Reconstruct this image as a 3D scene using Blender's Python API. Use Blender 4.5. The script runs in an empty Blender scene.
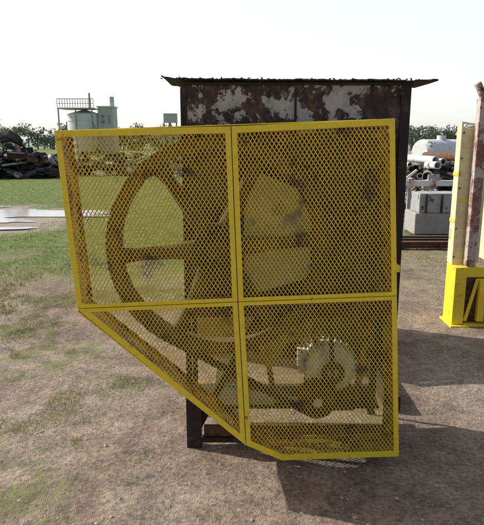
import bpy, math, random
import numpy as np
from mathutils import Vector, Matrix, noise, Euler
random.seed(7); rng=np.random.default_rng(7)
S=bpy.context.scene
S.view_settings.view_transform='Standard'; S.view_settings.look='None'; S.view_settings.exposure=0
COL=S.collection

# ---------------------------------------------------------------- materials
def newmat(name):
    m=bpy.data.materials.new(name); m.use_nodes=True
    nt=m.node_tree; b=nt.nodes['Principled BSDF']; return m,nt,b
def N(nt,t,**k):
    n=nt.nodes.new(t)
    for a,v in k.items(): setattr(n,a,v)
    return n
def tex(nt,scale,detail=6,rough=.6,vec=None,dist=0.0):
    n=N(nt,'ShaderNodeTexNoise'); n.inputs['Scale'].default_value=scale
    n.inputs['Detail'].default_value=detail; n.inputs['Roughness'].default_value=rough
    n.inputs['Distortion'].default_value=dist
    if vec is not None: nt.links.new(vec,n.inputs['Vector'])
    return n.outputs['Fac']
def ramp(nt,fac,stops):
    r=N(nt,'ShaderNodeValToRGB'); e=r.color_ramp.elements
    while len(e)>1: e.remove(e[-1])
    e[0].position=stops[0][0]; c=stops[0][1]; e[0].color=(*c,1) if len(c)==3 else c
    for p,c in stops[1:]:
        x=e.new(p); x.color=(*c,1) if len(c)==3 else c
    nt.links.new(fac,r.inputs[0]); return r.outputs[0]
def mix(nt,f,a,b,mode='MIX'):
    n=N(nt,'ShaderNodeMixRGB'); n.blend_type=mode
    for s,v in ((0,f),(1,a),(2,b)):
        if isinstance(v,(int,float)): n.inputs[s].default_value=v
        elif isinstance(v,tuple): n.inputs[s].default_value=(*v,1)
        else: nt.links.new(v,n.inputs[s])
    return n.outputs[0]
def math_(nt,op,a,b=None,c=None,clamp=False):
    n=N(nt,'ShaderNodeMath'); n.operation=op; n.use_clamp=clamp
    for i,v in enumerate((a,b,c)):
        if v is None: continue
        if isinstance(v,(int,float)): n.inputs[i].default_value=v
        else: nt.links.new(v,n.inputs[i])
    return n.outputs[0]
def mrange(nt,v,a,b):
    n=N(nt,'ShaderNodeMapRange'); n.interpolation_type='SMOOTHSTEP'
    nt.links.new(v,n.inputs[0]); n.inputs[1].default_value=a; n.inputs[2].default_value=b
    return n.outputs[0]
def bumpn(nt,b,h,strength=.3,dist=.01):
    n=N(nt,'ShaderNodeBump'); n.inputs['Strength'].default_value=strength; n.inputs['Distance'].default_value=dist
    nt.links.new(h,n.inputs['Height']); nt.links.new(n.outputs[0],b.inputs['Normal'])
g3=lambda v:(v,v,v)
def peel(name,paint,thr=.55,scale=6,rust=((.10,.035,.015),(.22,.09,.04),(.03,.018,.013)),rough=.6,var=.35,soft=.03,bump=0,stretch=1.0):
    m,nt,b=newmat(name)
    tc=N(nt,'ShaderNodeTexCoord'); v=tc.outputs['Object']
    if stretch!=1:
        mp=N(nt,'ShaderNodeMapping'); nt.links.new(v,mp.inputs[0]); mp.inputs['Scale'].default_value=(1,1,stretch); v=mp.outputs[0]
    hq=bump>0
    n1=tex(nt,scale,6 if hq else 3,.68,v,.3 if hq else 0); n2=tex(nt,scale*2.6,5 if hq else 3,.7,v)
    rc=ramp(nt,n2,[(.32,rust[2]),(.5,rust[0]),(.68,rust[1])])
    pc=mix(nt,var,paint,ramp(nt,n2,[(.3,g3(.25)),(.7,g3(1))]),'MULTIPLY')
    f=mrange(nt,n1,thr-soft,thr+soft)
    nt.links.new(mix(nt,f,pc,rc),b.inputs['Base Color'])
    b.inputs['Roughness'].default_value=rough
    if hq:
        bumpn(nt,b,math_(nt,'SUBTRACT',math_(nt,'MULTIPLY',n2,.6),math_(nt,'MULTIPLY',f,.5)),bump,.004)
    return m
def leafmat(name,c1,c2,scale=3,tr=.35):
    m=bpy.data.materials.new(name); m.use_nodes=True; nt=m.node_tree; nt.nodes.clear()
    o=N(nt,'ShaderNodeOutputMaterial'); d=N(nt,'ShaderNodeBsdfDiffuse'); t=N(nt,'ShaderNodeBsdfTranslucent'); x=N(nt,'ShaderNodeMixShader')
    tc=N(nt,'ShaderNodeTexCoord'); f=tex(nt,scale,2,.6,tc.outputs['Object'])
    c=ramp(nt,f,[(.35,c1),(.65,c2)])
    nt.links.new(c,d.inputs[0]); nt.links.new(c,t.inputs[0]); x.inputs[0].default_value=tr
    nt.links.new(d.outputs[0],x.inputs[1]); nt.links.new(t.outputs[0],x.inputs[2]); nt.links.new(x.outputs[0],o.inputs[0]); return m

M_yel=peel('yellow_paint',(.95,.71,.035),.65,12,rust=((.34,.19,.04),(.55,.36,.08),(.14,.08,.03)),rough=.42,var=.25,soft=.03,bump=.2)
M_mesh=peel('yellow_mesh_paint',(.92,.65,.05),.62,6,rust=((.32,.19,.05),(.48,.31,.08),(.14,.08,.04)),rough=.5,var=.35,soft=.06)
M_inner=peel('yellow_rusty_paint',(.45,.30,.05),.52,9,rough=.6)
M_wall=peel('peeling_white_paint',(.52,.50,.475),.47,6.5,rust=((.050,.030,.024),(.18,.10,.075),(.013,.011,.010)),rough=.7,var=.5,soft=.018,bump=.7,stretch=.8)
M_wall2=peel('dark_rusty_sheet',(.17,.14,.10),.44,5.0,rust=((.05,.03,.02),(.11,.07,.045),(.016,.012,.010)),rough=.8,var=.4,soft=.03,bump=.7,stretch=.6)
M_tan=peel('tan_paint_lit_bay',(.55,.43,.20),.57,5,rough=.7)
M_rust=peel('rust',(.14,.075,.045),.5,8,rough=.85,var=.5,bump=.3)
M_wheel=peel('dusty_rusty_paint',(.13,.09,.05),.52,7,rust=((.07,.043,.027),(.13,.085,.05),(.03,.02,.016)),rough=.85,var=.4,bump=.3)
M_dark=peel('dark_rust',(.026,.021,.018),.56,10,rust=((.04,.025,.02),(.08,.045,.033),(.02,.014,.012)),rough=.8,bump=.3)
M_red=peel('red_rust',(.13,.055,.035),.55,9,rough=.8)
M_pink=peel('faded_primer',(.55,.46,.41),.52,7,rust=((.24,.12,.085),(.38,.23,.18),(.12,.06,.04)),rough=.75,bump=.4)
M_cream=peel('cream_paint',(.84,.74,.42),.64,5,rust=((.45,.33,.15),(.6,.48,.25),(.25,.15,.08)),rough=.6)
M_white=peel('white_paint',(.75,.76,.75),.64,3,rough=.5)
M_grey=peel('grey_paint',(.36,.38,.38),.60,4,rough=.6)
M_lgrey=peel('motor_grey',(.80,.78,.72),.68,14,rough=.5,var=.12)
M_conc=peel('concrete',(.36,.35,.33),.66,4,rust=((.2,.19,.17),(.28,.26,.22),(.12,.11,.1)),rough=.9,bump=.2)
M_black=peel('black_scrap',(.03,.03,.033),.58,3,rough=.6)
M_rub,_,_b=newmat('rubber'); _b.inputs['Base Color'].default_value=(.03,.026,.022,1); _b.inputs['Roughness'].default_value=.7
M_tank=peel('hazy_tank_paint',(.70,.72,.73),.68,.6,rust=((.4,.4,.4),(.5,.48,.45),(.3,.3,.3)),rough=.7,var=.15)  # pale haze of distance is painted into both tank colours
M_tank2=peel('hazy_tank_paint_grey',(.50,.51,.51),.66,.5,rust=((.3,.3,.3),(.4,.38,.35),(.2,.2,.2)),rough=.7,var=.2)

# ---------------------------------------------------------------- mesh builder
class B:
    def __init__(s): s.v=[]; s.f=[]; s.m=[]; s.mats=[]
    def mi(s,mat):
        if mat not in s.mats: s.mats.append(mat)
        return s.mats.index(mat)
    def add(s,vs,fs,mat):
        o=len(s.v); s.v+= [tuple(p) for p in vs]; k=s.mi(mat)
        for f in fs: s.f.append(tuple(i+o for i in f)); s.m.append(k)
    def box(s,x0,x1,y0,y1,z0,z1,mat,M=None):
        vs=[(x,y,z) for z in (z0,z1) for y in (y0,y1) for x in (x0,x1)]
        if M is not None: vs=[M@Vector(p) for p in vs]
        s.add(vs,[(0,2,3,1),(4,5,7,6),(0,1,5,4),(2,6,7,3),(0,4,6,2),(1,3,7,5)],mat)
    def cyl(s,p,q,r,mat,n=16,r2=None,cap=True):
        p=Vector(p);q=Vector(q);r2=r if r2 is None else r2
        d=(q-p).normalized(); a=d.orthogonal().normalized(); b=d.cross(a)
        vs=[]
        for c,rr in ((p,r),(q,r2)):
            for i in range(n):
                t=2*math.pi*i/n; vs.append(c+a*math.cos(t)*rr+b*math.sin(t)*rr)
        fs=[(i,(i+1)%n,n+(i+1)%n,n+i) for i in range(n)]
        if cap: fs+=[tuple(range(n-1,-1,-1)),tuple(range(n,2*n))]
        s.add(vs,fs,mat)
    def ring(s,c,axis,r0,r1,h,mat,n=48):
        c=Vector(c); d=Vector(axis).normalized(); a=d.orthogonal().normalized(); b=d.cross(a)
        vs=[]
        for hh,rr in ((-h/2,r0),(-h/2,r1),(h/2,r1),(h/2,r0)):
            for i in range(n):
                t=2*math.pi*i/n; vs.append(c+d*hh+a*math.cos(t)*rr+b*math.sin(t)*rr)
        fs=[]
        for k in range(4):
            k2=(k+1)%4
            for i in range(n): fs.append((k*n+i,k*n+(i+1)%n,k2*n+(i+1)%n,k2*n+i))
        s.add(vs,fs,mat)
    def bar(s,p,q,w,t,mat,up=(0,1,0)):
        p=Vector(p);q=Vector(q);d=(q-p).normalized();u=Vector(up); u=(u-d*u.dot(d)).normalized(); a=d.cross(u)
        vs=[c+a*i*w/2+u*j*t/2 for c in (p,q) for i,j in ((-1,-1),(1,-1),(1,1),(-1,1))]
        s.add(vs,[(0,1,2,3),(7,6,5,4),(0,4,5,1),(1,5,6,2),(2,6,7,3),(3,7,4,0)],mat)
    def make(s,name,parent=None,smooth=False,bevel=0):
        me=bpy.data.meshes.new(name); me.from_pydata(s.v,[],s.f)
        for m in s.mats: me.materials.append(m)
        me.polygons.foreach_set('material_index',s.m)
        import bmesh
        bm=bmesh.new(); bm.from_mesh(me); bmesh.ops.recalc_face_normals(bm,faces=bm.faces); bm.to_mesh(me); bm.free()
        if smooth:
            me.polygons.foreach_set('use_smooth',[True]*len(me.polygons))
            try: me.set_sharp_from_angle(angle=math.radians(35))
            except Exception: pass
        o=bpy.data.objects.new(name,me); COL.objects.link(o)
        if parent is not None: o.parent=parent
        if bevel:
            md=o.modifiers.new('bevel','BEVEL'); md.width=bevel; md.segments=2; md.limit_method='ANGLE'
        return o
def empty(name):
    e=bpy.data.objects.new(name,None); COL.objects.link(e); return e

# ---------------------------------------------------------------- camera, light, sky
cam=bpy.data.cameras.new('camera'); co=bpy.data.objects.new('camera',cam); COL.objects.link(co)
co.location=(0,0,1.6); co.rotation_euler=(math.radians(90-12.34),0,0)
cam.sensor_fit='VERTICAL'; cam.sensor_height=24; cam.lens=25.6; cam.clip_start=.05; cam.clip_end=3000
S.camera=co
EL=38; AZ=-71
sd=Vector((math.sin(math.radians(AZ))*math.cos(math.radians(EL)),math.cos(math.radians(AZ))*math.cos(math.radians(EL)),math.sin(math.radians(EL))))
L=bpy.data.lights.new('sun','SUN'); L.energy=5.0; L.angle=math.radians(.5); L.color=(1,.95,.88)
lo=bpy.data.objects.new('sun',L); COL.objects.link(lo); lo.rotation_euler=sd.to_track_quat('Z','Y').to_euler()
W=bpy.data.worlds.new('World'); S.world=W; W.use_nodes=True; nt=W.node_tree; nt.nodes.clear()
out=N(nt,'ShaderNodeOutputWorld'); bg=N(nt,'ShaderNodeBackground'); bg2=N(nt,'ShaderNodeBackground'); ad=N(nt,'ShaderNodeAddShader')
sk=N(nt,'ShaderNodeTexSky'); sk.sky_type='NISHITA'; sk.sun_disc=False; sk.sun_elevation=math.radians(EL); sk.sun_rotation=math.radians(AZ)
sk.air_density=1.0; sk.dust_density=2.5; sk.ozone_density=1.0
nt.links.new(sk.outputs[0],bg.inputs[0]); bg.inputs[1].default_value=.10
tc=N(nt,'ShaderNodeTexCoord'); dp=N(nt,'ShaderNodeVectorMath'); dp.operation='DOT_PRODUCT'
nt.links.new(tc.outputs['Generated'],dp.inputs[0]); dp.inputs[1].default_value=Vector((-.25,.93,.22)).normalized()
hz=mrange(nt,dp.outputs['Value'],.15,.85)
st=math_(nt,'ADD',math_(nt,'MULTIPLY',hz,.60),.14)
bg2.inputs[0].default_value=(.98,.985,.99,1); nt.links.new(st,bg2.inputs[1])
nt.links.new(bg.outputs[0],ad.inputs[0]); nt.links.new(bg2.outputs[0],ad.inputs[1]); nt.links.new(ad.outputs[0],out.inputs[0])

# ---------------------------------------------------------------- ground
def gh(x,y):
    a=max(0,1-max(0,math.hypot(x,y-3)-12)/20)
    if a==0: return 0
    h=noise.noise((x*.6,y*.6,0))*.03+noise.noise((x*2.3,y*2.3,3))*.016+noise.noise((x*7,y*7,5))*.008
    r=(x+1.55+.15*y+.1*math.sin(y*1.5)); h-=.022*math.exp(-(r/.10)**2)*(1+.5*math.sin(y*70))
    r=(y-4.6-.25*x+.1*math.sin(x*2)); h-=.018*math.exp(-(r/.16)**2)*(1 if x<-.5 else 0)
    near=min(1,max(0,(abs(x-.25)-.8)/.4)+max(0,(abs(y-2.9)-.5)/.4))
    w=math.exp(-(((x+9)/6.2)**2+((y-11.6)/3.6)**2)**2)
    return h*a*(.35+.65*near)*(1-.95*w)
def axis(lo,hi,c0,c1,step,g=1.12):
    a=list(np.arange(c0,c1,step)); s=step; v=a[-1]
    while v<hi: s*=g; v+=s; a.append(v)
    s=step; v=c0; b=[]
    while v>lo: s*=g; v-=s; b.append(v)
    return b[::-1]+a
xs=axis(-900,900,-2.6,2.8,.03); ys=axis(-60,1500,1.4,6.5,.03)
vs=[(x,y,gh(x,y)) for y in ys for x in xs]; nx=len(xs)
fs=[(j*nx+i,j*nx+i+1,(j+1)*nx+i+1,(j+1)*nx+i) for j in range(len(ys)-1) for i in range(nx-1)]
me=bpy.data.meshes.new('ground'); me.from_pydata(vs,[],fs); me.polygons.foreach_set('use_smooth',[True]*len(fs))
g=bpy.data.objects.new('ground',me); COL.objects.link(g)
m,nt,b=newmat('dirt_grass_and_haze'); me.materials.append(m)
tc=N(nt,'ShaderNodeTexCoord'); v=tc.outputs['Object']; sx=N(nt,'ShaderNodeSeparateXYZ'); nt.links.new(v,sx.inputs[0])
X,Y=sx.outputs[0],sx.outputs[1]
nA=tex(nt,.9,4,.6,v,.4); nB=tex(nt,6,6,.7,v); nC=tex(nt,45,4,.7,v)
dirt=ramp(nt,nA,[(.3,(.245,.168,.122)),(.5,(.355,.268,.20)),(.72,(.44,.36,.285))])
dirt=mix(nt,.75,dirt,ramp(nt,nB,[(.3,g3(.42)),(.62,g3(1.12))]),'MULTIPLY')
dirt=mix(nt,.75,dirt,ramp(nt,nC,[(.35,g3(.4)),(.6,g3(1.2))]),'MULTIPLY')
grass=ramp(nt,nB,[(.3,(.07,.105,.022)),(.5,(.155,.205,.05)),(.7,(.29,.30,.12))])
grass=mix(nt,.6,grass,ramp(nt,nC,[(.35,g3(.35)),(.6,g3(1.1))]),'MULTIPLY')
yn=math_(nt,'ADD',Y,math_(nt,'MULTIPLY',math_(nt,'SUBTRACT',nA,.5),9))
yn=math_(nt,'ADD',yn,math_(nt,'MULTIPLY',math_(nt,'SUBTRACT',nB,.5),9))
far=mrange(nt,yn,5.2,8.4)
far=math_(nt,'MULTIPLY',far,math_(nt,'ADD',.35,math_(nt,'MULTIPLY',mrange(nt,X,1.5,-.5),.65)))
nP=tex(nt,1.6,6,.78,v)
far=math_(nt,'MULTIPLY',far,math_(nt,'SUBTRACT',1,math_(nt,'MULTIPLY',mrange(nt,nP,.44,.36),.6)))
near=math_(nt,'MULTIPLY',mrange(nt,nP,.49,.60),mrange(nt,X,-.35,-1.1))
near=math_(nt,'MULTIPLY',near,math_(nt,'ADD',.25,math_(nt,'MULTIPLY',mrange(nt,nC,.44,.56),.6)))
gm=math_(nt,'MAXIMUM',far,near)
ex=math_(nt,'POWER',math_(nt,'DIVIDE',math_(nt,'ABSOLUTE',math_(nt,'ADD',X,9.2)),6.0),2)
ey=math_(nt,'POWER',math_(nt,'DIVIDE',math_(nt,'ABSOLUTE',math_(nt,'ADD',Y,-11.5)),3.1),2)
e_=math_(nt,'ADD',math_(nt,'ADD',ex,ey),math_(nt,'ADD',math_(nt,'MULTIPLY',math_(nt,'SUBTRACT',nA,.5),1.6),math_(nt,'MULTIPLY',math_(nt,'SUBTRACT',nB,.5),1.8)))
wet=mrange(nt,e_,1.15,.75)
haze_f=mrange(nt,Y,25,300)  # aerial haze painted into the ground colour, stronger with distance
cc=mix(nt,gm,dirt,grass); cc=mix(nt,wet,cc,mix(nt,.6,dirt,(.36,.31,.25))); cc=mix(nt,math_(nt,'MULTIPLY',haze_f,.6),cc,(.45,.48,.42))
nt.links.new(cc,b.inputs['Base Color'])
nt.links.new(math_(nt,'SUBTRACT',.95,math_(nt,'MULTIPLY',wet,.35)),b.inputs['Roughness'])
b.inputs['Specular IOR Level'].default_value=.2
nH=tex(nt,16,6,.78,v)
bumpn(nt,b,nH,1.0,.03)

def blob(name,cx,cy,rx,ry,rot,mat,z,seed):
    vs=[(cx,cy,z)];n=260
    for i in range(n):
        t=2*math.pi*i/n; r=1+.30*noise.noise((math.cos(t)*1.7,math.sin(t)*1.7,seed))+.26*noise.noise((math.cos(t)*5,math.sin(t)*5,seed))+.14*noise.noise((math.cos(t)*16,math.sin(t)*16,seed))
        x=rx*r*math.cos(t); y=ry*r*math.sin(t)
        vs.append((cx+x*math.cos(rot)-y*math.sin(rot),cy+x*math.sin(rot)+y*math.cos(rot),z))
    me=bpy.data.meshes.new(name); me.from_pydata(vs,[],[(0,i+1,(i+1)%n+1) for i in range(n)]); me.materials.append(mat)
    o=bpy.data.objects.new(name,me); COL.objects.link(o); return o
pm,nt,b=newmat('water'); b.inputs['Base Color'].default_value=(.32,.30,.27,1); b.inputs['Roughness'].default_value=.12; b.inputs['Specular IOR Level'].default_value=1.0
tc=N(nt,'ShaderNodeTexCoord'); bumpn(nt,b,tex(nt,5,3,.5,tc.outputs['Object']),.12,.01)
blob('puddle',-8.4,12.2,4.6,1.55,.04,pm,.014,4.1)
blob('puddle',-6.6,9.9,2.4,.38,.10,pm,.014,2.2)

def grassobj(name,pts,h0,h1,w,mat):
    n=len(pts); V=np.zeros((n,3,3))
    for i,(x,y) in enumerate(pts):
        a=random.random()*6.283; h=random.uniform(h0,h1); z=gh(x,y)-.003
        dx,dy=math.cos(a)*w,math.sin(a)*w; lx,ly=random.uniform(-.6,.6)*h,random.uniform(-.6,.6)*h
        V[i]=((x-dx,y-dy,z),(x+dx,y+dy,z),(x+lx,y+ly,z+h))
    me=bpy.data.meshes.new(name); me.vertices.add(3*n); me.vertices.foreach_set('co',V.ravel())
    me.loops.add(3*n); me.loops.foreach_set('vertex_index',np.arange(3*n,dtype=np.int32))
    me.polygons.add(n); me.polygons.foreach_set('loop_start',np.arange(0,3*n,3,dtype=np.int32)); me.polygons.foreach_set('loop_total',np.full(n,3,dtype=np.int32))
    me.update(calc_edges=True); me.materials.append(mat)
    o=bpy.data.objects.new(name,me); COL.objects.link(o)
M_grass=leafmat('grass_blades',(.10,.15,.03),(.26,.29,.09),2.0,.4)
pts=[]
while len(pts)<70000:
    y=4.6+22*random.random()**1.5; x=random.uniform(-1.0*y,.85*y)
    if ((x+9.2)/6.0)**2+((y-11.5)/3.1)**2+.5*noise.noise((x*1.5,y*1.5,4))<.95: continue
    if x>.2 and y<9 and random.random()<.7: continue
    if 1.5<x<4 and 4<y<6.5: continue
    if noise.noise((x*.5,y*.5,1))+.6*noise.noise((x*2,y*2,2))+.35*noise.noise((x*6,y*6,2))+min(.6,(y-6.5)*.25)>random.uniform(-.1,.35): pts.append((x,y))
grassobj('grass',pts,.02,.055,.005,M_grass)
pts=[]
while len(pts)<42000:
    x=random.uniform(-3.5,-.5); y=random.uniform(1.6,6)
    if noise.noise((x*1.3+5,y*1.3,9))+.6*noise.noise((x*5,y*5,2))+.3*noise.noise((x*14,y*14,2))-.25*min(1,max(0,(x+1.3)))>.12+random.uniform(0,.25): pts.append((x,y))
grassobj('grass_tufts',pts,.005,.022,.0018,M_grass)
sb=B(); ico=[Vector(p) for p in ((0,0,1),(.9,0,.3),(.28,.85,.3),(-.72,.53,.3),(-.72,-.53,.3),(.28,-.85,.3),(0,0,-.6))]
M_st=peel('stone',(.44,.38,.32),.6,20,rust=((.2,.14,.1),(.3,.24,.2),(.12,.09,.07)),rough=.9)
for i in range(9000):
    y=1.6+7*random.random()**1.6; x=random.uniform(-.7*y-.3,.7*y+.3); r=random.uniform(.002,.006)*(1 if random.random()<.96 else 2.2)
    E=Euler((0,0,random.random()*6.28)).to_matrix(); z=gh(x,y)
    sc=Vector((r*random.uniform(.7,1.5),r*random.uniform(.7,1.2),r*random.uniform(.5,.9)))
    sb.add([E@Vector((p.x*sc.x,p.y*sc.y,p.z*sc.z))*random.uniform(.85,1.15)+Vector((x,y,z)) for p in ico],
      [(0,1,2),(0,2,3),(0,3,4),(0,4,5),(0,5,1),(6,2,1),(6,3,2),(6,4,3),(6,5,4),(6,1,5)],M_st)
sb.make('gravel')

# ---------------------------------------------------------------- belt guard
YF=2.50; YB=2.69
TL=(-.817,1.640);TM=(-.048,1.657);TR=(.662,1.691);LM=(-.768,.834);CM=(-.0186,.867);RM=(.7176,.896)
CB=(.020,.131);BL=(.198,.049);BR=(.776,.071);LL=(-.7665,.812)
def lineint(p,d,q,e):
    k=d[0]*e[1]-d[1]*e[0]; t=((q[0]-p[0])*e[1]-(q[1]-p[1])*e[0])/k; return (p[0]+d[0]*t,p[1]+d[1]*t)
def inset(poly,ws):
    n=len(poly); Ls=[]
    for i in range(n):
        p,q=poly[i],poly[(i+1)%n]; d=(q[0]-p[0],q[1]-p[1]); l=math.hypot(*d); d=(d[0]/l,d[1]/l); nn=(-d[1],d[0])
        Ls.append(((p[0]+nn[0]*ws[i],p[1]+nn[1]*ws[i]),d))
    return [lineint(*Ls[i-1],*Ls[i]) for i in range(n)]
def frame(bd,poly,ws,y0,y1,mat):
    inn=inset(poly,ws); n=len(poly)
    vs=[(x,y,z) for y in (y0,y1) for pl in (poly,inn) for x,z in pl]; fs=[]
    for i in range(n):
        j=(i+1)%n
        fs+=[(i,j,n+j,n+i),(2*n+i,3*n+i,3*n+j,2*n+j),(i,2*n+i,2*n+j,j),(n+i,n+j,3*n+j,3*n+i)]
    bd.add(vs,fs,mat); return inn
def clip(p,q,poly):
    t0,t1=0.,1.; d=(q[0]-p[0],q[1]-p[1]); n=len(poly)
    for i in range(n):
        a,b=poly[i],poly[(i+1)%n]; nn=(-(b[1]-a[1]),b[0]-a[0])
        num=(p[0]-a[0])*nn[0]+(p[1]-a[1])*nn[1]; den=d[0]*nn[0]+d[1]*nn[1]
        if abs(den)<1e-12:
            if num<0: return None
            continue
        t=-num/den
        if den>0: t0=max(t0,t)
        else: t1=min(t1,t)
    if t1-t0<1e-3: return None
    return (p[0]+d[0]*t0,p[1]+d[1]*t0),(p[0]+d[0]*t1,p[1]+d[1]*t1)
def expanded(bd,poly,to3,mat,w=.0190,h=.0300,sw=.0028,dp=.0036,ang=0.0):
    ca,sa=math.cos(ang),math.sin(ang)
    us=[ca*p[0]+sa*p[1] for p in poly]; vs_=[-sa*p[0]+ca*p[1] for p in poly]
    i0,i1=int(min(us)/(w/2))-2,int(max(us)/(w/2))+2; j0,j1=int(min(vs_)/(h/2))-2,int(max(vs_)/(h/2))+2
    def P(i,j):
        u,v=i*w/2,j*h/2
        u+=.0035*noise.noise((i*.10,j*.07,2)); v+=.0045*noise.noise((i*.09,j*.10,7))
        return (ca*u-sa*v,sa*u+ca*v)
    for i in range(i0,i1):
        for j in range(j0,j1):
            if (i+j)%2: continue
            for dj in (1,-1):
                c=clip(P(i,j),P(i+1,j+dj),poly)
                if not c: continue
                p,q=c; d=(q[0]-p[0],q[1]-p[1]); l=math.hypot(*d); nn=(-d[1]/l*sw/2,d[0]/l*sw/2)
                jit=.001*dj
                V=[]
                for e in (p,q):
                    for s_,y_,sh in ((-1,-dp/2,.0016),(1,-dp/2,.0016),(1,dp/2,-.0016),(-1,dp/2,-.0016)):
                        V.append(to3(e[0]+nn[0]*s_,e[1]+nn[1]*s_+sh,y_+jit))
                bd.add(V,[(0,1,2,3),(7,6,5,4),(0,4,5,1),(1,5,6,2),(2,6,7,3),(3,7,4,0)],mat)
guard=empty('belt_guard')
G=.0018
panels=[([ (LM[0],LM[1]),(CM[0]-G,CM[1]),(TM[0]-G,TM[1]),TL],[.018,.024,.028,.026],'panel_upper_left'),
        ([(CM[0]+G,CM[1]),RM,TR,(TM[0]+G,TM[1])],[.018,.024,.028,.024],'panel_upper_right'),
        ([(CB[0]-G,CB[1]),(CM[0]-G,CM[1]-.003),(-.7675,.831)],[.024,.018,.028],'panel_lower_left'),
        ([(CB[0]+G,CB[1]),BL,BR,(RM[0],RM[1]-.003),(CM[0]+G,CM[1]-.003)],[.03,.030,.024,.018,.024],'panel_lower_right')]
for poly,ws,nm in panels:
    fb=B(); inn=frame(fb,poly,ws,YF,YF+.006,M_yel); fb.make(nm+'_frame',guard,bevel=.0012)
    mb=B(); big=inset(poly,[w*.6 for w in ws])
    def bulge(u,v,d): return (u,YF+.012+d+.016*noise.noise((u*3,v*3,0)),v)
    expanded(mb,big,bulge,M_mesh,ang=math.radians(2.8)); mb.make(nm+'_mesh',guard)
wb=B(); ws_=B()
segs=[(TL,LL),(LL,CB),(CB,BL),(BL,BR),(BR,TR),(TR,TL)]
for a,b_ in segs:
    d=Vector((b_[0]-a[0],b_[1]-a[1])); l=d.length; d/=l
    nrm=Vector((-d.y,d.x)); off=.004
    def to3(u,v,dd,a=a,d=d,nrm=nrm): return (a[0]+d.x*v+nrm.x*(off+dd),YF+.012+u,a[1]+d.y*v+nrm.y*(off+dd))
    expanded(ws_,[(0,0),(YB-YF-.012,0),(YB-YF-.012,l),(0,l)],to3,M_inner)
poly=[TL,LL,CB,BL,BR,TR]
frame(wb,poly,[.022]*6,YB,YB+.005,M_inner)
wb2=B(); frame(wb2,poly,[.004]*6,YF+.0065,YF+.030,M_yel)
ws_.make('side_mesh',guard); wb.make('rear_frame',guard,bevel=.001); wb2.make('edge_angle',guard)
hb=B()
for z in (1.02,):
    x=TR[0]+(BR[0]-TR[0])*(TR[1]-z)/(TR[1]-BR[1])
    hb.box(x+.001,x+.018,YF+.01,YF+.22,z-.015,z+.015,M_yel)
for (a,b_,k) in ((TM,CM,3),(CM,CB,3),(LM,CM,3),(CM,RM,3)):
    for i in range(k):
        t=(i+.5)/k; x=a[0]+(b_[0]-a[0])*t; z=a[1]+(b_[1]-a[1])*t
        dx,dz=((.011,0) if abs(a[0]-b_[0])<.1 else (0,.010))
        hb.cyl((x+dx,YF-.003,z+dz),(x+dx,YF+.001,z+dz),.0045,M_yel,6)
hb.bar((LM[0]+.03,YF+.012,LM[1]-.001),(RM[0]-.03,YF+.012,RM[1]-.003),.02,.006,M_dark)
hb.bar((TM[0],YF+.012,TM[1]-.03),(CB[0],YF+.012,CB[1]+.03),.02,.006,M_dark)
hb.make('clips_and_bolts',guard,bevel=.001)

# ---------------------------------------------------------------- flywheel, belts, motor
WC=Vector((-.115,0,1.10)); R=.515; wy0,wy1=2.565,2.66; wym=(wy0+wy1)/2
fw=empty('flywheel')
bd=B(); c=(WC.x,wym,WC.z)
bd.ring(c,(0,1,0),R-.055,R-.006,wy1-wy0,M_wheel,96)
for k in range(5): bd.ring((WC.x,wy0+.004+k*(wy1-wy0-.008)/4,WC.z),(0,1,0),R-.008,R+.006,.008,M_wheel,96)
bd.make('rim',fw,smooth=True)
bd=B()
bd.ring(c,(0,1,0),.045,.115,.13,M_dark,40); bd.cyl((WC.x,2.54,WC.z),(WC.x,2.95,WC.z),.045,M_rust,28)
for i in range(6):
    a=math.radians(5+60*i); d=Vector((math.cos(a),0,math.sin(a))); n_=Vector((-d.z,0,d.x))
    vs=[];sec=12
    for rr,w_,t_ in ((.09,.050,.026),(.22,.036,.022),(.38,.030,.02),(.48,.044,.028)):
        for s in range(sec):
            q=2*math.pi*s/sec; vs.append(Vector((WC.x,wym,WC.z))+d*rr+n_*math.cos(q)*w_+Vector((0,1,0))*math.sin(q)*t_)
    fs=[(k*sec+s,k*sec+(s+1)%sec,(k+1)*sec+(s+1)%sec,(k+1)*sec+s) for k in range(3) for s in range(sec)]
    bd.add(vs,fs,M_wheel)
bd.make('hub_and_spokes',fw,smooth=True)
PC=Vector((.375,0,.33)); PR=.085
mt=empty('electric_motor')
bd=B(); bd.ring((PC.x,wym,PC.z),(0,1,0),.02,PR-.008,.1,M_rust,40)
for k in range(5): bd.ring((PC.x,wy0+.004+k*(wy1-wy0-.008)/4,PC.z),(0,1,0),PR-.012,PR+.004,.008,M_rust,40)
bd.cyl((PC.x,2.55,PC.z),(PC.x,2.69,PC.z),.022,M_lgrey,20)
bd.make('pulley',mt,smooth=True)
bd=B(); mz=PC.z+.115; mx=PC.x+.085
bd.cyl((mx,2.70,mz),(mx,3.00,mz),.125,M_lgrey,40); bd.cyl((mx,2.655,mz),(mx,2.70,mz),.085,M_lgrey,40,r2=.125)
bd.cyl((mx,3.0,mz),(mx,3.04,mz),.125,M_lgrey,40,r2=.10); bd.ring((mx,2.652,mz),(0,1,0),.03,.06,.012,M_rust,30)
for i in range(28):
    a=2*math.pi*i/28; d=Vector((math.cos(a),0,math.sin(a))); p=Vector((mx,0,mz))+d*.132
    bd.bar(p+Vector((0,2.72,0)),p+Vector((0,2.99,0)),.004,.02,M_lgrey,up=d)
bd.box(mx-.16,mx-.115,2.77,2.9,mz-.05,mz+.06,M_lgrey)
bd.box(mx-.13,mx+.13,2.70,2.98,.215,.235,M_rust); bd.box(mx-.11,mx-.07,2.72,2.96,.235,mz-.07,M_rust); bd.box(mx+.07,mx+.11,2.72,2.96,.235,mz-.07,M_rust)
bd.make('body',mt,smooth=True)
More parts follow.
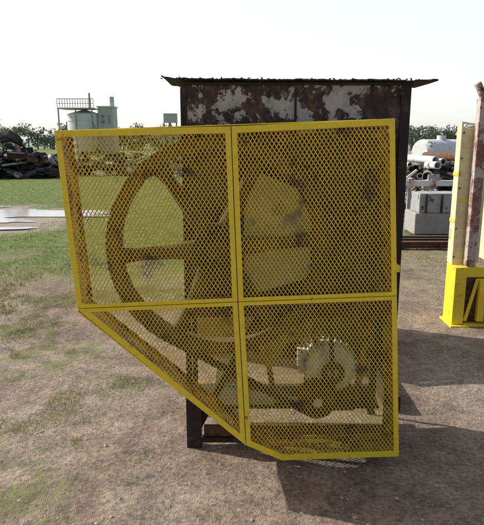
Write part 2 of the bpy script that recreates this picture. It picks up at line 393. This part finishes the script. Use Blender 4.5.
def beltpath(c1,r1,c2,r2):
    d=(c2-c1); D=math.hypot(d.x,d.z); base=math.atan2(d.z,d.x); al=math.acos((r1-r2)/D); P=[]
    n=48
    for i in range(n+1):
        t=base+al+(2*math.pi-2*al)*i/n; P.append((c1.x+r1*math.cos(t),c1.z+r1*math.sin(t)))
    for i in range(17):
        t=base-al+(2*al)*i/16; P.append((c2.x+r2*math.cos(t),c2.z+r2*math.sin(t)))
    return P
be=B()
for k in range(4):
    yc=wy0+.004+(k+.5)*(wy1-wy0-.008)/4
    o_=beltpath(WC,R+.008,PC,PR+.008); i_=beltpath(WC,R-.004,PC,PR-.004); n=len(o_)
    vs=[(x,yc-.0075,z) for x,z in o_]+[(x,yc+.0075,z) for x,z in o_]+[(x,yc+.005,z) for x,z in i_]+[(x,yc-.005,z) for x,z in i_]
    be.add(vs,[(q*n+i,q*n+(i+1)%n,((q+1)%4)*n+(i+1)%n,((q+1)%4)*n+i) for q in range(4) for i in range(n)],M_rub)
be.make('drive_belt',smooth=True)

# ---------------------------------------------------------------- machine housing
ho=empty('rusty_machine_housing')
X0,X1,Y0,Y1,ZT=-.288,.79,2.72,3.07,1.862
def sheet(bd,z0,z1,mat,off):
    nxs,nzs=60,50; vs=[];fs=[]
    for j in range(nzs+1):
        for i in range(nxs+1):
            x=X0+.03+(X1-X0-.06)*i/nxs; z=z0+(z1-z0)*j/nzs
            vs.append((x,Y0+off+.014*noise.noise((x*3,z*3,4))+.005*noise.noise((x*9,z*9,4)),z))
    for j in range(nzs):
        for i in range(nxs): a=j*(nxs+1)+i; fs.append((a,a+1,a+nxs+2,a+nxs+1))
    bd.add(vs,fs,mat)
bd=B(); sheet(bd,1.615,ZT-.012,M_wall,.009); sheet(bd,.76,1.63,M_wall2,.015)
bd.make('front_sheet',ho,smooth=True)
bd=B()
bd.box(X0+.004,X0+.01,Y0+.03,Y1-.03,.76,ZT-.02,M_rust); bd.box(X1-.01,X1-.004,Y0+.03,Y1-.03,.3,ZT-.02,M_rust)
bd.box(X0+.03,X1-.03,Y1-.012,Y1-.006,.36,ZT-.02,M_tan)  # bright tan of this sheet stands in for sunlit ground seen through the bay
pp=[]
for (cx_,cz_,a0_) in ((.27,.98,-90),(.27,1.30,0),(.08,1.38,90),(.08,.92,180)):
    for k in range(6):
        t=math.radians(a0_+18*k); pp.append((cx_+.07*math.cos(t),cz_+.07*math.sin(t)))
n_=len(pp); bd.add([(x,Y0-.008,z) for x,z in pp]+[(x,Y0-.002,z) for x,z in pp],[tuple(range(n_))]+[(i,(i+1)%n_,n_+(i+1)%n_,n_+i) for i in range(n_)],M_cream)
bd.make('side_and_back_sheets',ho)
bd=B()
for x0,x1,m_ in ((X0,X0+.03,M_dark),(X1-.045,X1,M_dark)):
    bd.box(x0,x1,Y0-.002,Y0+.006,.0,ZT-.012,m_)
    bd.box(x0,x1,Y1-.004,Y1+.004,.0,ZT-.012,m_)
bd.box(X0-.002,X0+.004,Y0+.007,Y0+.05,0,ZT-.03,M_dark); bd.box(X1-.004,X1+.002,Y0+.007,Y0+.05,0,ZT-.03,M_dark)
bd.box(X0-.005,X1+.005,Y0-.006,Y0-.0025,ZT-.012,ZT,M_dark); bd.box(X0-.005,X1+.005,Y1+.005,Y1+.008,ZT-.03,ZT,M_dark)
bd.box(X0+.036,X1-.051,Y0+.0,Y0+.06,.72,.76,M_rust)
bd.box(X0-.004,X0+.075,Y0-.025,Y0-.004,.0,.34,M_dark)
bd.box(X0+.076,X1-.03,Y0-.02,Y0+.02,.03,.055,M_dark); bd.box(X0+.086,X1-.03,Y0+.0,Y0+.012,.056,.12,M_red)
bd.box(X0+.036,X1-.055,Y0+.05,Y1-.03,.19,.213,M_dark)
bd.make('corner_posts_and_rails',ho,bevel=.002)
bd=B()
bd.bar((.08,Y0+.05,.78),(.18,Y0+.07,.22),.03,.03,M_inner); bd.bar((.34,Y0+.05,.75),(.40,Y0+.1,.50),.03,.03,M_inner)
bd.bar((.66,Y0+.05,.75),(.62,Y0+.1,.22),.03,.03,M_inner)
bd.bar((X0+.05,Y0+.03,.10),(.10,Y0+.03,.74),.045,.02,M_dark)
bd.box(WC.x-.12,WC.x+.12,Y0-.02,Y0+.0,WC.z-.09,WC.z+.09,M_dark); bd.cyl((WC.x,Y0-.045,WC.z),(WC.x,Y0-.02,WC.z),.085,M_dark,24)
for a in (-.10,.10):
    for c_ in (-.06,.06): bd.cyl((WC.x+a,Y0-.035,WC.z+c_),(WC.x+a,Y0-.02,WC.z+c_),.012,M_rust,6)
bd.make('braces_and_bearing',ho,bevel=.002)
bd=B()
for i in range(9): bd.cyl((X0+.07+i*.12+random.uniform(-.01,.01),Y0-.004,ZT-.05),(X0+.07+i*.12,Y0+.012,ZT-.05),.007,M_rust,8)
bd.box(.245,.256,Y0-.004,Y0-.001,1.62,ZT-.02,M_dark)
bd.make('bolts_and_seam',ho)
bd=B(); nxx=110; vs=[];fs=[]
for k,(yy) in enumerate((Y0-.022,Y0+.1,Y1+.0)):
    for i in range(nxx+1):
        x=-.372+(.905+.372)*i/nxx
        z=ZT+.006+.005*noise.noise((x*6,yy*3,1))+(.010*max(0,(-x-.3)/.07)**2)-.006*(x-.3)
        rag=(.016*noise.noise((x*30,1,k)) if k!=1 else 0)
        vs.append((x,yy+rag,z+.004*noise.noise((x*40,yy,1))))
nn=len(vs); vs+=[(x,y,z+.007) for x,y,z in vs]
w_=nxx+1
for r_ in range(2):
    for i in range(nxx):
        a=r_*w_+i; fs+=[(a,a+1,a+w_+1,a+w_),(nn+a,nn+a+w_,nn+a+w_+1,nn+a+1)]
for i in range(nxx): fs+=[(i,nn+i,nn+i+1,i+1),(2*w_+i,2*w_+i+1,nn+2*w_+i+1,nn+2*w_+i)]
for e in (0,nxx):
    for r_ in range(2): a=r_*w_+e; fs.append((a,a+w_,nn+a+w_,nn+a))
bd.add(vs,fs,M_dark)
for i in range(60):
    x=-.368+i*.0208+random.uniform(-.006,.006); z=ZT+.010-.006*(x-.3)
    bd.bar((x,Y0-.02,z),(x+random.uniform(-.012,.012),Y0-.03-random.uniform(0,.01),z+random.uniform(-.003,.007)),.006,.004,M_dark,up=(0,0,1))
bd.make('roof_sheet',ho)

rb=empty('rear_shadow_caster'); bd=B()  # mostly hidden bin, added to cast the ground shadow right of the housing
a0,a1,b0,b1=-.22,1.02,4.0,4.7
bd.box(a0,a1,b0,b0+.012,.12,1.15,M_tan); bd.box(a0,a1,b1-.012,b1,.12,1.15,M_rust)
bd.box(a0,a0+.012,b0+.013,b1-.013,.12,1.15,M_rust); bd.box(a1-.012,a1,b0+.013,b1-.013,.12,1.15,M_rust)
bd.box(a0+.013,a1-.013,b0+.013,b1-.013,.14,.15,M_rust)
for x in (a0,.15,.5,.8,a1-.04): bd.box(x,x+.04,b0-.03,b0-.001,.12,1.14,M_dark)
bd.box(a0-.02,a1+.02,b0-.04,b0-.001,1.151,1.19,M_dark); bd.box(a0-.02,a1+.02,b1+.001,b1+.03,1.13,1.18,M_dark)
for x in (a0+.05,a1-.15): bd.box(x,x+.08,3.1,4.9,.0,.10,M_dark)
bd.make('body',rb,bevel=.003)

# ---------------------------------------------------------------- right hand yellow machine
ym=empty('yellow_screening_machine'); bd=B()
OX=.075
bd.box(1.76,1.86,4.68,4.90,.02,.53,M_yel); bd.box(1.74,1.90,4.64,4.93,-.01,.018,M_yel)
bd.box(1.861,2.9,4.70,4.76,.44,.53,M_yel); bd.box(1.861,2.9,4.72,4.75,.03,.439,M_rust)
bd.box(1.861,2.9,4.66,4.76,-.005,.03,M_yel)
bd.bar((1.875,4.69,.05),(1.96,4.69,.43),.03,.016,M_yel)
bd.box(1.97,2.03,4.66,4.715,.05,.43,M_yel); bd.box(2.12,2.5,4.60,4.69,.05,.30,M_rust)
o=bd.make('base_skid',ym,bevel=.004); o.location.x=OX
bd=B()
py=4.80
bd.box(1.772,1.89,py+.0,py+.008,.545,1.70,M_cream)
frame(bd,[(1.765,.532),(1.90,.532),(1.90,1.73),(1.755,1.75)],[.016]*4,py-.006,py-.001,M_cream)
bd.box(1.788,1.88,py-.004,py-.001,1.08,1.10,M_yel)
bd.box(1.765,1.771,py+.001,py+.12,.535,1.72,M_cream)
for z in (.9,1.3): bd.box(1.759,1.764,py+.001,py+.12,z,z+.03,M_yel)
for z in (.6,.85,1.2,1.45,1.66): bd.cyl((1.776,py-.012,z),(1.776,py-.006,z),.008,M_rust,8)
o=bd.make('side_guard',ym,bevel=.0015); o.location.x=OX
bd=B()
bd.box(1.875,1.955,4.70,4.78,.54,1.93,M_pink); bd.bar((1.93,4.74,1.90),(1.845,4.72,2.05),.045,.05,M_pink)
bd.bar((1.93,4.74,1.93),(1.99,4.72,2.06),.045,.05,M_pink)
bd.bar((1.85,4.70,2.0),(2.4,4.74,2.02),.02,.05,M_rust); bd.box(2.12,3.3,4.87,5.3,.55,1.70,M_cream)
bd.box(1.96,3.3,4.82,4.86,1.2,1.26,M_rust); bd.box(1.96,2.02,4.80,4.86,.545,1.75,M_cream)
o=bd.make('body_and_post',ym,bevel=.004); o.location.x=OX-.02

# ---------------------------------------------------------------- background, right
tk=empty('white_storage_tank'); bd=B()
zc=1.05;yy=25
bd.cyl((7.9,yy,zc),(10.2,yy+1.5,zc),.58,M_white,32); bd.cyl((7.75,yy-.1,zc),(7.9,yy,zc),.42,M_white,32,r2=.58)
for t in (.2,.8): bd.box(7.9+2.3*t-.12,7.9+2.3*t+.12,yy+1.5*t-.4,yy+1.5*t+.4,0,.6,M_conc)
bd.cyl((8.9,yy+.6,1.6),(8.9,yy+.6,1.8),.2,M_white,16); bd.make('tank',tk,smooth=True)
bd=B()
for i in range(44):
    x=5.0+random.uniform(0,2.6); y=17+random.uniform(-.4,1.0); z=.12+random.uniform(0,1.0); r=random.uniform(.06,.19)
    e=Vector((random.uniform(-.5,.5),random.uniform(.8,2.2),random.uniform(-.1,.25)))
    bd.ring(Vector((x,y,z))+e/2,e,r*.8,r,e.length,random.choice([M_rust,M_dark,M_grey,M_white,M_white,M_dark]),16)
bd.make('pipe_stack',smooth=True)
def scrap(name,cx,cy,rx,ry,hz,n,mats,smin,smax,seed):
    random.seed(seed); bd=B()
    for i in range(n):
        a=random.random()*6.283; q=math.sqrt(random.random()); x=cx+rx*q*math.cos(a); y=cy+ry*q*math.sin(a)
        z=random.random()*hz*(1-q*q*.75)*(.7+.5*noise.noise((x*.6,y*.6,seed))+.2)
        s=random.uniform(smin,smax)*(.6 if random.random()<.5 else 1); Mx=Matrix.Translation((x,y,z))@Euler((random.uniform(-.6,.6),random.uniform(-.4,.4),random.random()*6.28)).to_matrix().to_4x4()
        mt_=random.choice(mats); k=random.random()
        if k<.30:
            bd.box(-s/2,s/2,-s*.35,s*.35,-s*.04,s*.04,mt_,Mx)
        elif k<.5: bd.box(-s/2,s/2,-s*.3,s*.3,-s*.2,s*.2,mt_,Mx)
        elif k<.7: bd.cyl(Mx@Vector((-s*.7,0,0)),Mx@Vector((s*.7,0,0)),s*.05,mt_,8)
        elif k<.85: bd.ring(Mx@Vector((0,0,0)),Mx.to_3x3()@Vector((0,1,0)),s*.2,s*.36,s*.2,mt_,18)
        else:
            bd.bar(Mx@Vector((-s*.9,0,0)),Mx@Vector((s*.9,0,0)),s*.12,s*.02,mt_); bd.bar(Mx@Vector((-s*.9,s*.06,0)),Mx@Vector((s*.9,s*.06,0)),s*.02,s*.12,mt_)
    return bd.make(name)
scrap('scrap_metal_pile',-10.8,25,3.0,1.6,1.9,480,[M_black,M_black,M_black,M_dark,M_dark,M_grey,M_rust,M_black],.25,.9,3)
scrap('scrap_metal_pile',-5.6,27,4.2,1.5,1.3,340,[M_black,M_dark,M_dark,M_grey,M_rust,M_rust,M_conc],.25,.9,5)
scrap('scrap_metal_pile',-17,34,6,2,2.2,300,[M_black,M_dark,M_rust,M_grey],.4,1.3,8)
scrap('scrap_metal_pile',9.2,20,4,1.6,1.1,260,[M_grey,M_dark,M_rust,M_white,M_conc],.2,.8,11)
scrap('scrap_metal_pile',3.9,11.8,1.5,.8,.9,170,[M_grey,M_dark,M_rust,M_white,M_tan],.12,.45,12)
random.seed(21)
bd=B()
bd.box(2.80,3.75,9.0,9.6,.10,.44,M_conc); bd.box(2.86,3.60,9.02,9.5,.445,.76,M_grey)
bd.box(2.8,3.75,8.97,9.05,.0,.095,M_dark)
for x in (2.95,3.2,3.45): bd.box(x,x+.03,8.985,9.018,.45,.755,M_dark)
bd.make('concrete_block_stack',bevel=.01)
bd=B()
for i,(yy,m_) in enumerate(((8.2,M_rust),(8.45,M_dark),(8.7,M_red))):
    z=.02
    bd.box(2.2,4.4,yy,yy+.10,z,z+.012,m_); bd.box(2.2,4.4,yy+.045,yy+.055,z+.012,z+.088,m_); bd.box(2.2,4.4,yy,yy+.10,z+.088,z+.1,m_)
bd.make('steel_beams')
bd=B()
bd.box(2.7,4.6,10.0,10.08,.80,.90,M_white)
for x in (2.95,3.35,3.75,4.3):
    bd.box(x,x+.06,10.0,10.06,.0,.799,M_grey); bd.box(x-.01,x+.08,9.97,10.0-.001,.76,.93,M_pink)
bd.bar((2.9,10.04,.92),(3.1,10.04,1.08),.04,.04,M_white); bd.box(3.3,3.5,10.0,10.05,.902,1.0,M_grey)
bd.make('white_barrier_rail',bevel=.004)

# ---------------------------------------------------------------- background, left : tank plant
tw=empty('storage_silo_building'); bd=B()
ty=62
bd.cyl((-17.0,ty+.5,0),(-17.0,ty+.5,4.3),1.85,M_tank,48); bd.cyl((-17.0,ty+.5,4.3),(-17.0,ty+.5,4.75),1.85,M_tank,48,r2=.3)
for z in (1.2,2.4,3.6): bd.ring((-17.0,ty+.5,z),(0,0,1),1.84,1.89,.06,M_tank,48)
bd.make('tank',tw,smooth=True)
bd=B()
bd.box(-15.3,-13.7,ty-.6,ty+1.5,0,5.0,M_tank2); bd.box(-15.4,-13.6,ty-.7,ty+1.6,5.0,5.12,M_tank)
bd.box(-15.0,-14.6,ty-.62,ty-.601,3.3,4.2,M_grey); bd.box(-14.3,-13.95,ty-.62,ty-.601,3.3,4.2,M_grey)
bd.box(-14.1,-13.75,ty,ty+.5,5.12,6.1,M_tank2)
bd.make('plant_room',tw)
bd=B()
bd.box(-19.3,-15.5,ty-1.5,ty+1.5,4.80,4.90,M_tank2)
for i in range(15):
    x=-19.3+i*.27; bd.box(x,x+.05,ty-1.5,ty-1.45,4.9,5.75,M_grey)
bd.box(-19.3,-15.5,ty-1.5,ty-1.44,5.75,5.82,M_grey); bd.box(-19.3,-15.5,ty-1.5,ty-1.44,5.3,5.35,M_grey)
for x in (-19.2,-17.4,-15.7): bd.box(x,x+.12,ty-1.7,ty-1.58,0,4.8,M_grey)
bd.bar((-13.7,ty-1.6,0),(-15.7,ty-1.6,3.4),.2,.1,M_grey)
bd.cyl((-16.0,ty-1,4.9),(-16.0,ty-1,6.4),.10,M_grey,10); bd.make('platform_and_railing',tw)
bd=B()
bd.cyl((-6.0,48,0),(-6.0,48,3.0),.10,M_grey,10); bd.box(-6.5,-5.4,47.8,48.4,3.0,3.75,M_tank2); bd.bar((-6.4,48,2.0),(-6.0,48,3.0),.1,.1,M_grey); bd.bar((-5.5,48,2.0),(-6.0,48,3.0),.1,.1,M_grey)
bd.cyl((-6.5,48,0),(-6.5,48,3.0),.06,M_grey,8); bd.cyl((-5.45,48,0),(-5.45,48,3.0),.06,M_grey,8)
bd.make('elevated_water_tank')

M_leaf=leafmat('hazy_foliage',(.10,.125,.09),(.18,.205,.15),.4,.3)  # leaf greens lightened, aerial haze is part of the colour
M_bark,_,_b=newmat('bark'); _b.inputs['Base Color'].default_value=(.18,.16,.13,1); _b.inputs['Roughness'].default_value=.9
V=[];F=[]
tb=B()
def crown(x,y,h,w):
    n=int(320*w/2)
    for c in range(9):
        cx_=x+random.gauss(0,w*.28); cz_=h*random.uniform(.22,.85); r_=w*random.uniform(.18,.34)
        for k in range(n//9):
            p=Vector((random.gauss(0,1),random.gauss(0,1),random.gauss(0,.8))).normalized()*r_*random.random()**.4+Vector((cx_,y+random.gauss(0,w*.2),cz_))
            s=random.uniform(.14,.34); o=len(V)
            for _ in range(3): V.append((p.x+random.uniform(-s,s),p.y+random.uniform(-s,s),p.z+random.uniform(-s,s)))
            F.append((o,o+1,o+2))
x=-75
while x<75:
    y=random.uniform(88,105); h=random.uniform(2.2,4.6)*(1.2 if x<-25 else 1.0); w=random.uniform(1.8,3.6)
    tb.cyl((x,y,0),(x,y,h*.6),.14,M_bark,6,r2=.06)
    for q in range(3): tb.cyl((x,y,h*.4),(x+random.uniform(-w*.3,w*.3),y,h*.75),.06,M_bark,4,r2=.02)
    crown(x,y,h,w); x+=random.uniform(.5,1.3)
tb.add(V,F,M_leaf)
me=bpy.data.meshes.new('tree_line'); me.from_pydata(tb.v,[],tb.f)
for m_ in tb.mats: me.materials.append(m_)
me.polygons.foreach_set('material_index',tb.m)
COL.objects.link(bpy.data.objects.new('tree_line',me))
